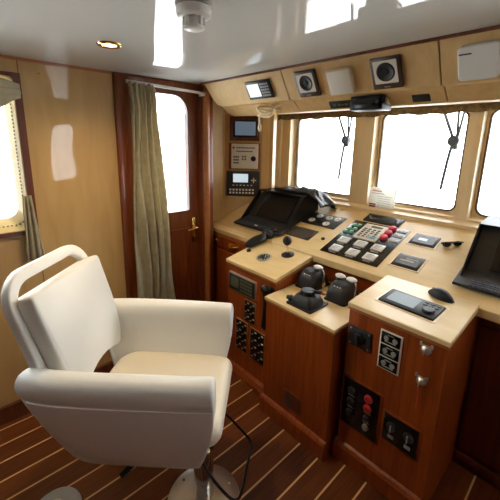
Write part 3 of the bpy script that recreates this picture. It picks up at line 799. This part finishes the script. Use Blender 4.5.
lever_unit('twin lever throttle head at the right side of the pedestal top', -.915, 1.590, 2)
t = thing('steering_control', 'black square steering tiller control near the front of the pedestal top', 'control', T((-1.005, 1.378, .752)))
MB().prism(rrect(-.085, .085, -.085, .085, .012), 0, .008, ident).build('base_plate', 'black', t, bevel=.002)
MB().loft([[(s_ * a, s_ * b2, z_) for a, b2 in rrect(-.07, .07, -.07, .07, .025)] for s_, z_ in ((1, .006), (.95, .03), (.72, .055), (.62, .06))]).build('housing', 'charcoal', t, smooth=50)
MB().lathe([(.040, .058), (.041, .074), (.036, .082), (.014, .084)], seg=24).build('knob', 'black', t)
m = MB(); m.tube([(.0, .0, .074), (.04, .02, .078), (.068, .03, .080)], .010, 10, 3); m.build('tiller', 'black', t)
MB().ball((.078, .034, .080), .011).build('tiller_tip', 'mahog_edge', t)
m = MB(); m.box((-.078, -.045, .020), (.030, .03, .026), .006); m.cyl((-.10, -.05, .02), (-.075, -.05, .02), .012); m.build('side_clamp', 'black', t)
t = thing('grille_vent', 'small brown slotted vent low on the pedestal front', 'vent', onFront(-.988, 1.272, .194))
MB().box((0, 0, .001), (.116, .104, .006), .002).build('plate', 'mahog_dark', t)
m = MB()
for k in range(5): m.box((-.028, -.034 + k * .017, .0045), (.036, .006, .003), .001)
m.build('slat', 'ink', t)

# ------------------------------------------------------------------ right console fittings
t = thing('autopilot_unit', 'black flush unit with wide screen and round dial on the right console top', 'autopilot', onRC(-.519, 1.513) @ RZ(-2))
MB().ring(rrect(-.136, .136, -.084, .084, .003), rrect(-.125, .125, -.073, .073, .002), 0, .0025, ident).build('surround', 'pale_wood', t, smooth=0)
MB().box((0, 0, .004), (.248, .144, .014), .005).build('housing', 'black', t)
MB().bx(-.098, .030, -.050, .052, .0105, .0125).build('screen', 'screen_teal', t, smooth=0)
MB().lathe([(.026, .009), (.026, .016), (.022, .022), (.008, .023)], T((.085, -.020, 0))).build('dial', 'charcoal', t)
m = MB()
for i in range(3):
    for j in range(2): m.box((.052 + i * .026, .026 + j * .022, .0115), (.018, .014, .004), .001)
m.build('key', 'charcoal', t)
t = thing('computer_mouse', 'black computer mouse beside the flush unit on the right console top', 'mouse', onRC(-.445, 1.673) @ RZ(72))
m = MB(); rings = []
for k in range(15):
    q = k / 14; s_ = math.sin(PI * (.04 + .92 * q)) ** .6
    rings.append([(.033 * s_ * math.cos(a), -.062 + .124 * q, .002 + max(0, .040 * s_ * (.75 + .35 * math.sin(q * 2.6))) * max(0, math.sin(a)) ** .8) for a in [PI * i / 14 for i in range(15)]])
m.loft(rings); m.build('shell', 'charcoal', t)
MB().cyl((-.004, .036, .028), (.004, .036, .028), .010, seg=14).build('scroll_wheel', 'grey', t)

FY = 1.345
t = thing('control_lever_box', 'square dark control box high on the left of the right console face', 'control', onFront(-.665, FY, .722))
MB().box((0, 0, .003), (.116, .098, .008), .002).build('plate', 'charcoal', t)
m = MB(); m.lathe([(.030, .006), (.028, .018), (.020, .022)]); m.box((0, -.004, .026), (.012, .052, .020), .004); m.build('lever', 'black', t)
m = MB()
for sx in (-1, 1):
    for sy in (-1, 1): m.cyl((sx * .046, sy * .038, .006), (sx * .046, sy * .038, .009), .005, seg=10)
m.build('screw', 'steel', t)
t = thing('gauge_column', 'column of three black instrument squares in a pale frame on the right console', 'gauge panel', onFront(-.521, FY, .724))
MB().box((0, 0, .002), (.098, .188, .006), .001).build('frame', 'greypanel', t)
for k in (-1, 0, 1):
    o = MB().box((0, k * .061, .005), (.084, .054, .006), .001).build('instrument', 'blackgloss', t)
    m = MB(); m.lathe([(.011, .008), (.011, .012), (.007, .013)], T((-.018, k * .061 + .002, 0)), 16); m.lathe([(.011, .008), (.011, .012), (.007, .013)], T((.020, k * .061 + .002, 0)), 16)
    m.box((0, k * .061 - .014, .009), (.05, .005, .003), .001); m.box((0, k * .061 + .018, .009), (.03, .004, .003), .001)
    m.build('pointer', 'grey', o)
def key_switch(label, z, hang):
    t = thing('key_switch', label, 'key switch', onFront(-.380, FY, z) @ Matrix.Scale(.8, 4), 'chrome key switches on the right console')
    m = MB(); m.lathe([(.026, 0), (.026, .004), (.020, .010), (.015, .018), (.010, .020)]); m.build('escutcheon', 'steel', t)
    m = MB(); m.box((0, .022, .005), (.062, .012, .006), .002); m.box((-.026, .028, .005), (.012, .022, .006), .002); m.box((.026, .028, .005), (.012, .022, .006), .002); m.build('bracket', 'steel', t)
    m = MB(); m.box((0, -.002, .030), (.004, .022, .022), .001); m.build('key', 'steel', t)
    if hang:
        m = MB(); m.tube([(0, -.008, .034), (-.004, -.05, .020), (-.006, -.12, .008), (-.008, -.16, .008)], .0022, 6); m.build('key_string', 'red', t)
key_switch('upper chrome key switch on the right console face', .808, False)
key_switch('lower chrome key switch with a hanging key string', .662, True)
t = thing('breaker_panel', 'tall black panel with two red knobs low on the right console', 'switch panel', onFront(-.627, FY, .361))
MB().box((0, 0, .003), (.204, .276, .008), .002).build('frame', 'mahog', t)
MB().box((0, 0, .007), (.188, .260, .008), .002).build('plate', 'blackgloss', t)
for (x_, y_, c_, q) in ((-.045, .075, 'charcoal', .020), (-.045, .015, 'charcoal', .020), (-.045, -.05, 'charcoal', .020), (.042, .082, 'redled', .020), (.042, .030, 'redled', .020), (.042, -.025, 'charcoal', .016), (.042, -.075, 'grey', .016)):
    MB().lathe([(q, .010), (q, .016), (q * .8, .026), (q * .4, .027)], T((x_, y_, 0)), 18).build('red_knob' if c_ == 'redled' else 'knob', c_, t)
m = MB()
for (x_, y_) in ((-.045, .046), (-.045, -.02), (.042, .002), (.042, -.05)): m.box((x_, y_, .0115), (.034, .006, .001), 0)
m.build('knob_label', 'grey', t, smooth=0)
t = thing('selector_panel', 'small black panel with two knobs low on the right console', 'switch panel', onFront(-.431, FY, .358))
MB().box((0, 0, .003), (.168, .158, .008), .002).build('frame', 'mahog', t)
MB().box((0, 0, .007), (.152, .142, .008), .002).build('plate', 'blackgloss', t)
for x_ in (-.036, .038):
    o = MB().lathe([(.022, .010), (.022, .016), (.018, .026), (.008, .027)], T((x_, .018, 0)), 20).build('knob', 'charcoal', t)
    MB().box((x_, .018, .030), (.005, .034, .008), .001).build('knob_pointer', 'grey', o)
    MB().box((x_, -.036, .0125), (.026, .016, .004), .001).build('push_key', 'grey', t)

# ------------------------------------------------------------------ wipers outside
def wiper(label, x, s=1.):
    t = thing('windscreen_wiper', label, 'wiper', T((x, 2.62, 1.655)), 'wipers outside the front windows')
    m = MB(); m.tube([(-.115, 0, .26), (0, 0, 0)], .0105, 8, 0); m.tube([(.005, 0, .26), (.02, 0, 0)], .008, 8, 0); m.tube([(.05, 0, .26), (.022, 0, 0)], .008, 8, 0); m.build('arm', 'charcoal', t)
    m = MB(); m.cyl((.004, -.02, -.01), (.004, .02, -.01), .036 * s, seg=18); m.box((.012, 0, -.042), (.04, .03, .05), .005); m.build('hub', 'charcoal', t)
    m = MB(); m.tube([(.0, -.01, -.03), (-.014, -.016, -.16), (-.03, -.018, -.35)], .0105, 8, 3); m.build('blade', 'charcoal', t)
    return t
wp = wiper('wiper hanging outside the left front window', -1.612)
dup(wp, T((-.772, 2.62, 1.66)), 'wiper hanging outside the middle front window', 'wipers outside the front windows')

# ------------------------------------------------------------------ the chair
CH = T((-1.01, .685, 0)) @ RZ(-46)
t = thing('helm_chair', 'white leather swivel armchair on a round steel pedestal facing the helm console', 'chair', CH)
# x right, y forward, z up
def plan(q):   # arm plan curve from front to back: (x, y)
    P = [(.260, .092), (.265, .01), (.269, -.12), (.271, -.26), (.271, -.38), (.267, -.46), (.258, -.525), (.244, -.56)]
    f = q * (len(P) - 1); i = min(int(f), len(P) - 2); u = f - i
    p0, p1, p2, p3 = [Vector(P[max(0, min(len(P) - 1, k))]) for k in (i - 1, i, i + 1, i + 2)]
    return .5 * (2 * p1 + (p2 - p0) * u + (2 * p0 - 5 * p1 + 4 * p2 - p3) * u * u + (3 * p1 - p0 - 3 * p2 + p3) * u ** 3)
SEC = [(.000, .862), (.030, .856), (.045, .832), (.046, .806), (.040, .778), (.034, .770), (.036, .760), (.030, .70), (.014, .60), (-.010, .50), (-.026, .452), (-.048, .444),
       (-.066, .452), (-.068, .52), (-.062, .60), (-.054, .70), (-.048, .775), (-.048, .83), (-.030, .856)]
def arm(sgn):
    rings = []
    N = 26
    for k in range(-1, N + 2):
        q = max(0, min(1, k / N)); p = plan(q); d = (plan(min(1, q + .01)) - plan(max(0, q - .01))).normalized()
        nrm = Vector((-d.y, d.x)); 
        if nrm.x < 0 and q < .5: nrm = -nrm
        if q >= .5 and nrm.dot(p - Vector((0, -.2))) < 0: nrm = -nrm
        shrink = 1 if 0 <= k <= N else .90
        ext = .0 if 0 <= k <= N else .007 * (1 if k < 0 else -1)
        ring = []
        for (o_, z_) in SEC:
            zz = .66 + (z_ - .66) * shrink; oo = -.008 + (o_ + .008) * shrink
            zf = zz
            low = max(0, (.66 - zz) / .19)
            yy = p.y + nrm.y * oo + ext * (1 if k < 0 else 1)
            # the front edge leans back towards the bottom
            if q < .25: yy -= low * .06 * (1 - q / .25)
            xx = p.x + nrm.x * oo - low * .030
            if q > .55: yy += .10 * min(1, max(0, (.775 - zz) / .30)) * (q - .55) / .45; zf += low * .01 * (q - .55) / .45
            zf -= low * .030
            top = max(0, (zz - .66) / .2)
            zf -= top * .012 * max(0, q - .3)
            ring.append((sgn * xx, yy, zf))
        rings.append(ring)
    return MB().loft([[(x_, y_, z_ - .010) for x_, y_, z_ in r] for r in rings])
for sgn in (-1, 1):
    o = arm(sgn).build('armrest', 'leather', t, subdiv=1)
    m = MB(); pts = []
    for k in range(0, 25):
        q = k / 24 * .9; p = plan(q); pts.append((sgn * (p.x + .0375), p.y, .755 - .012 * max(0, q - .3)))
    m.tube(pts, .0028, 6, 0); m.build('piping', 'leather', o)
# shell pan under the seat
pan = [[(s_ * x_, y_ + d_, z_) for x_, y_ in rrect(-.205, .205, -.47, .045, (.10, .10, .03, .03), 6)] for s_, z_, d_ in ((.94, .452, -.02), (1, .462, -.01), (1.0, .53, .015), (1.0, .57, .035))]
MB().loft(pan).build('seat_shell', 'leather', t, smooth=50)
# seat cushion
se = []
for s_, z_, dy in ((.90, .512, -.012), (.985, .522, 0), (1.0, .56, .004), (.985, .595, .002), (.93, .612, -.004), (.80, .618, -.01)):
    se.append([(x_ * s_, -.16 + (y_ + .16) * s_ + dy, z_) for x_, y_ in rrect(-.222, .222, -.44, .108, (.10, .10, .055, .055), 6)])
MB().loft(se).build('seat', 'leather_seat', t, smooth=60, subdiv=1)
# back frame with carrying slot, and back pad: both lean back
lean = R(17)
def BK(u, v, a):   # u across, v up along the back, a forward off the frame
    return (u, -.462 - v * math.sin(lean) + a * math.cos(lean), .60 + v * math.cos(lean) + a * math.sin(lean))
path = [(-.226, .06 + .40 * k / 8, -1., 0.) for k in range(9)]      # (u, v, in-plane outward normal)
for k in range(1, 9):
    a = PI - PI / 2 * k / 8; path.append((-.126 + .100 * math.cos(a), .46 + .100 * math.sin(a), math.cos(a), math.sin(a)))
path += [(-.126 + .252 * k / 6, .560, 0., 1.) for k in range(1, 6)]
path += [(-u, v, -nu, nv) for u, v, nu, nv in path[:17][::-1]]
rings = []
for u, v, nu, nv in path:
    hw = .018 + .005 * max(0, nv)
    rings.append([BK(u + nu * o_, v + nv * o_, a_) for o_, a_ in rrect(-hw, hw, -.018, .018, .008, 4)])
MB().loft(rings).build('back_frame', 'leather', t, smooth=50)
MB().prism([(-.10, .12), (.10, .12), (.205, .22), (.214, .488), (-.214, .488), (-.205, .22)], -.014, .021, BK).build('back_panel', 'leather', t, smooth=50)
half = [(.0, .105), (.045, .102), (.09, .092), (.130, .078), (.152, .080), (.188, .140), (.210, .215), (.217, .32)]
pts_ = half + rrect(-.222, .222, .20, .494, (.01, .01, .014, .014), 6)[14:] + [(-u, v) for u, v in half[:0:-1]]
pad = []
for s_, a_ in ((.985, .020), (1., .024), (1., .068), (.992, .076), (.975, .080)):
    cx, cy = 0, .27
    pad.append([BK(cx + (u - cx) * s_, cy + (v - cy) * s_, a_ + .010 * (1 - ((u) / .22) ** 2) * (a_ > .07) * -.6) for u, v in pts_])
bp = MB().loft(pad).build('back_pad', 'leather', t, smooth=50)
# lift column, base, lever and foot rest
MB().lathe([(.165, 0), (.166, .006), (.160, .013), (.110, .022), (.060, .030), (.052, .034)], seg=48).build('base_plate', 'steel', t)
m = MB(); m.cyl((0, 0, .03), (0, 0, .30), .045, seg=28); m.cyl((0, 0, .30), (0, 0, .42), .030, seg=24); m.build('lift_column', 'chrome', t)
m = MB(); m.box((0, -.10, .442), (.26, .34, .030), .006); m.cyl((0, 0, .40), (0, 0, .45), .05); m.build('mechanism', 'black', t)
m = MB()
for k in range(6):
    a = 2 * PI * k / 6; m.ball((.128 * math.cos(a), .128 * math.sin(a), .0205), .007, (1, 1, .5), u=10, v=6)
m.build('base_screw', 'chrome', t)
m = MB(); m.tube([(.02, -.12, .43), (.12, -.20, .40), (.20, -.245, .395)], .006, 8, 3); m.cyl((.185, -.236, .395), (.232, -.262, .393), .011, seg=10); m.build('lift_lever', 'black', t)
m = MB()
m.tube([(-.14, -.02, .40), (-.185, .07, .30), (-.15, .18, .215), (-.125, .205, .20), (-.09, .208, .20), (.0, .195, .20), (.11, .18, .20), (.145, .165, .205), (.15, .13, .225), (.12, .05, .29), (.09, -.02, .40)], .006, 10, 4)
m.build('foot_rest', 'black', t)

# second base at the lower left
t = thing('floor_disc', 'pale grey round domed floor plate at the lower left by the chair', 'base plate', T((-1.395, .165, 0)))
MB().lathe([(.100, 0), (.102, .010), (.098, .022), (.085, .030), (.055, .036), (.02, .038)], seg=40).build('plate', 'greydisc', t)
MB().lathe([(.030, .036), (.028, .045), (.012, .048)], seg=24).build('cap', 'steel', t)

# wall hook
t = thing('wall_hook', 'tiny brass stud high on the tan wall right of the port window', 'stud', onWall(.437, 1.945))
MB().lathe([(.006, 0), (.006, .004), (.004, .010)], seg=12).build('stud', 'brass', t)

# ------------------------------------------------------------------ light and camera
W = bpy.data.worlds.new('overcast_daylight'); SC.world = W; W.use_nodes = True
bg = W.node_tree.nodes['Background']; bg.inputs['Color'].default_value = (.93, .965, 1.0, 1); bg.inputs['Strength'].default_value = 6.0

cam = bpy.data.cameras.new('camera'); co = bpy.data.objects.new('camera', cam); COL.objects.link(co)
cam.sensor_width = 36; cam.lens = 330.6 / 500 * 36; cam.shift_x = 0; cam.shift_y = -(250 - 215.1) / 500
cam.clip_start = .02
yaw, pit, rol = R(47.1), R(12.6), R(1.19)
Fv = Vector((-math.sin(yaw) * math.cos(pit), math.cos(yaw) * math.cos(pit), -math.sin(pit)))
rt = Vector((math.cos(yaw), math.sin(yaw), 0)); up = rt.cross(Fv)
A = rt * math.cos(rol) + up * math.sin(rol); B = A.cross(Fv)
Mc = Matrix((A, B, -Fv)).transposed().to_4x4(); Mc.translation = (0, 0, 1.62)
co.matrix_world = Mc
SC.camera = co
vs = SC.view_settings
vs.view_transform = 'Standard'; vs.look = 'None'; vs.gamma = 1; vs.use_curve_mapping = False
vs.exposure = .72
SC.cycles.max_bounces = 12; SC.cycles.diffuse_bounces = 6; SC.cycles.glossy_bounces = 5; SC.cycles.transparent_max_bounces = 16
SC.cycles.use_denoising = True
SC.cycles.sample_clamp_indirect = 10
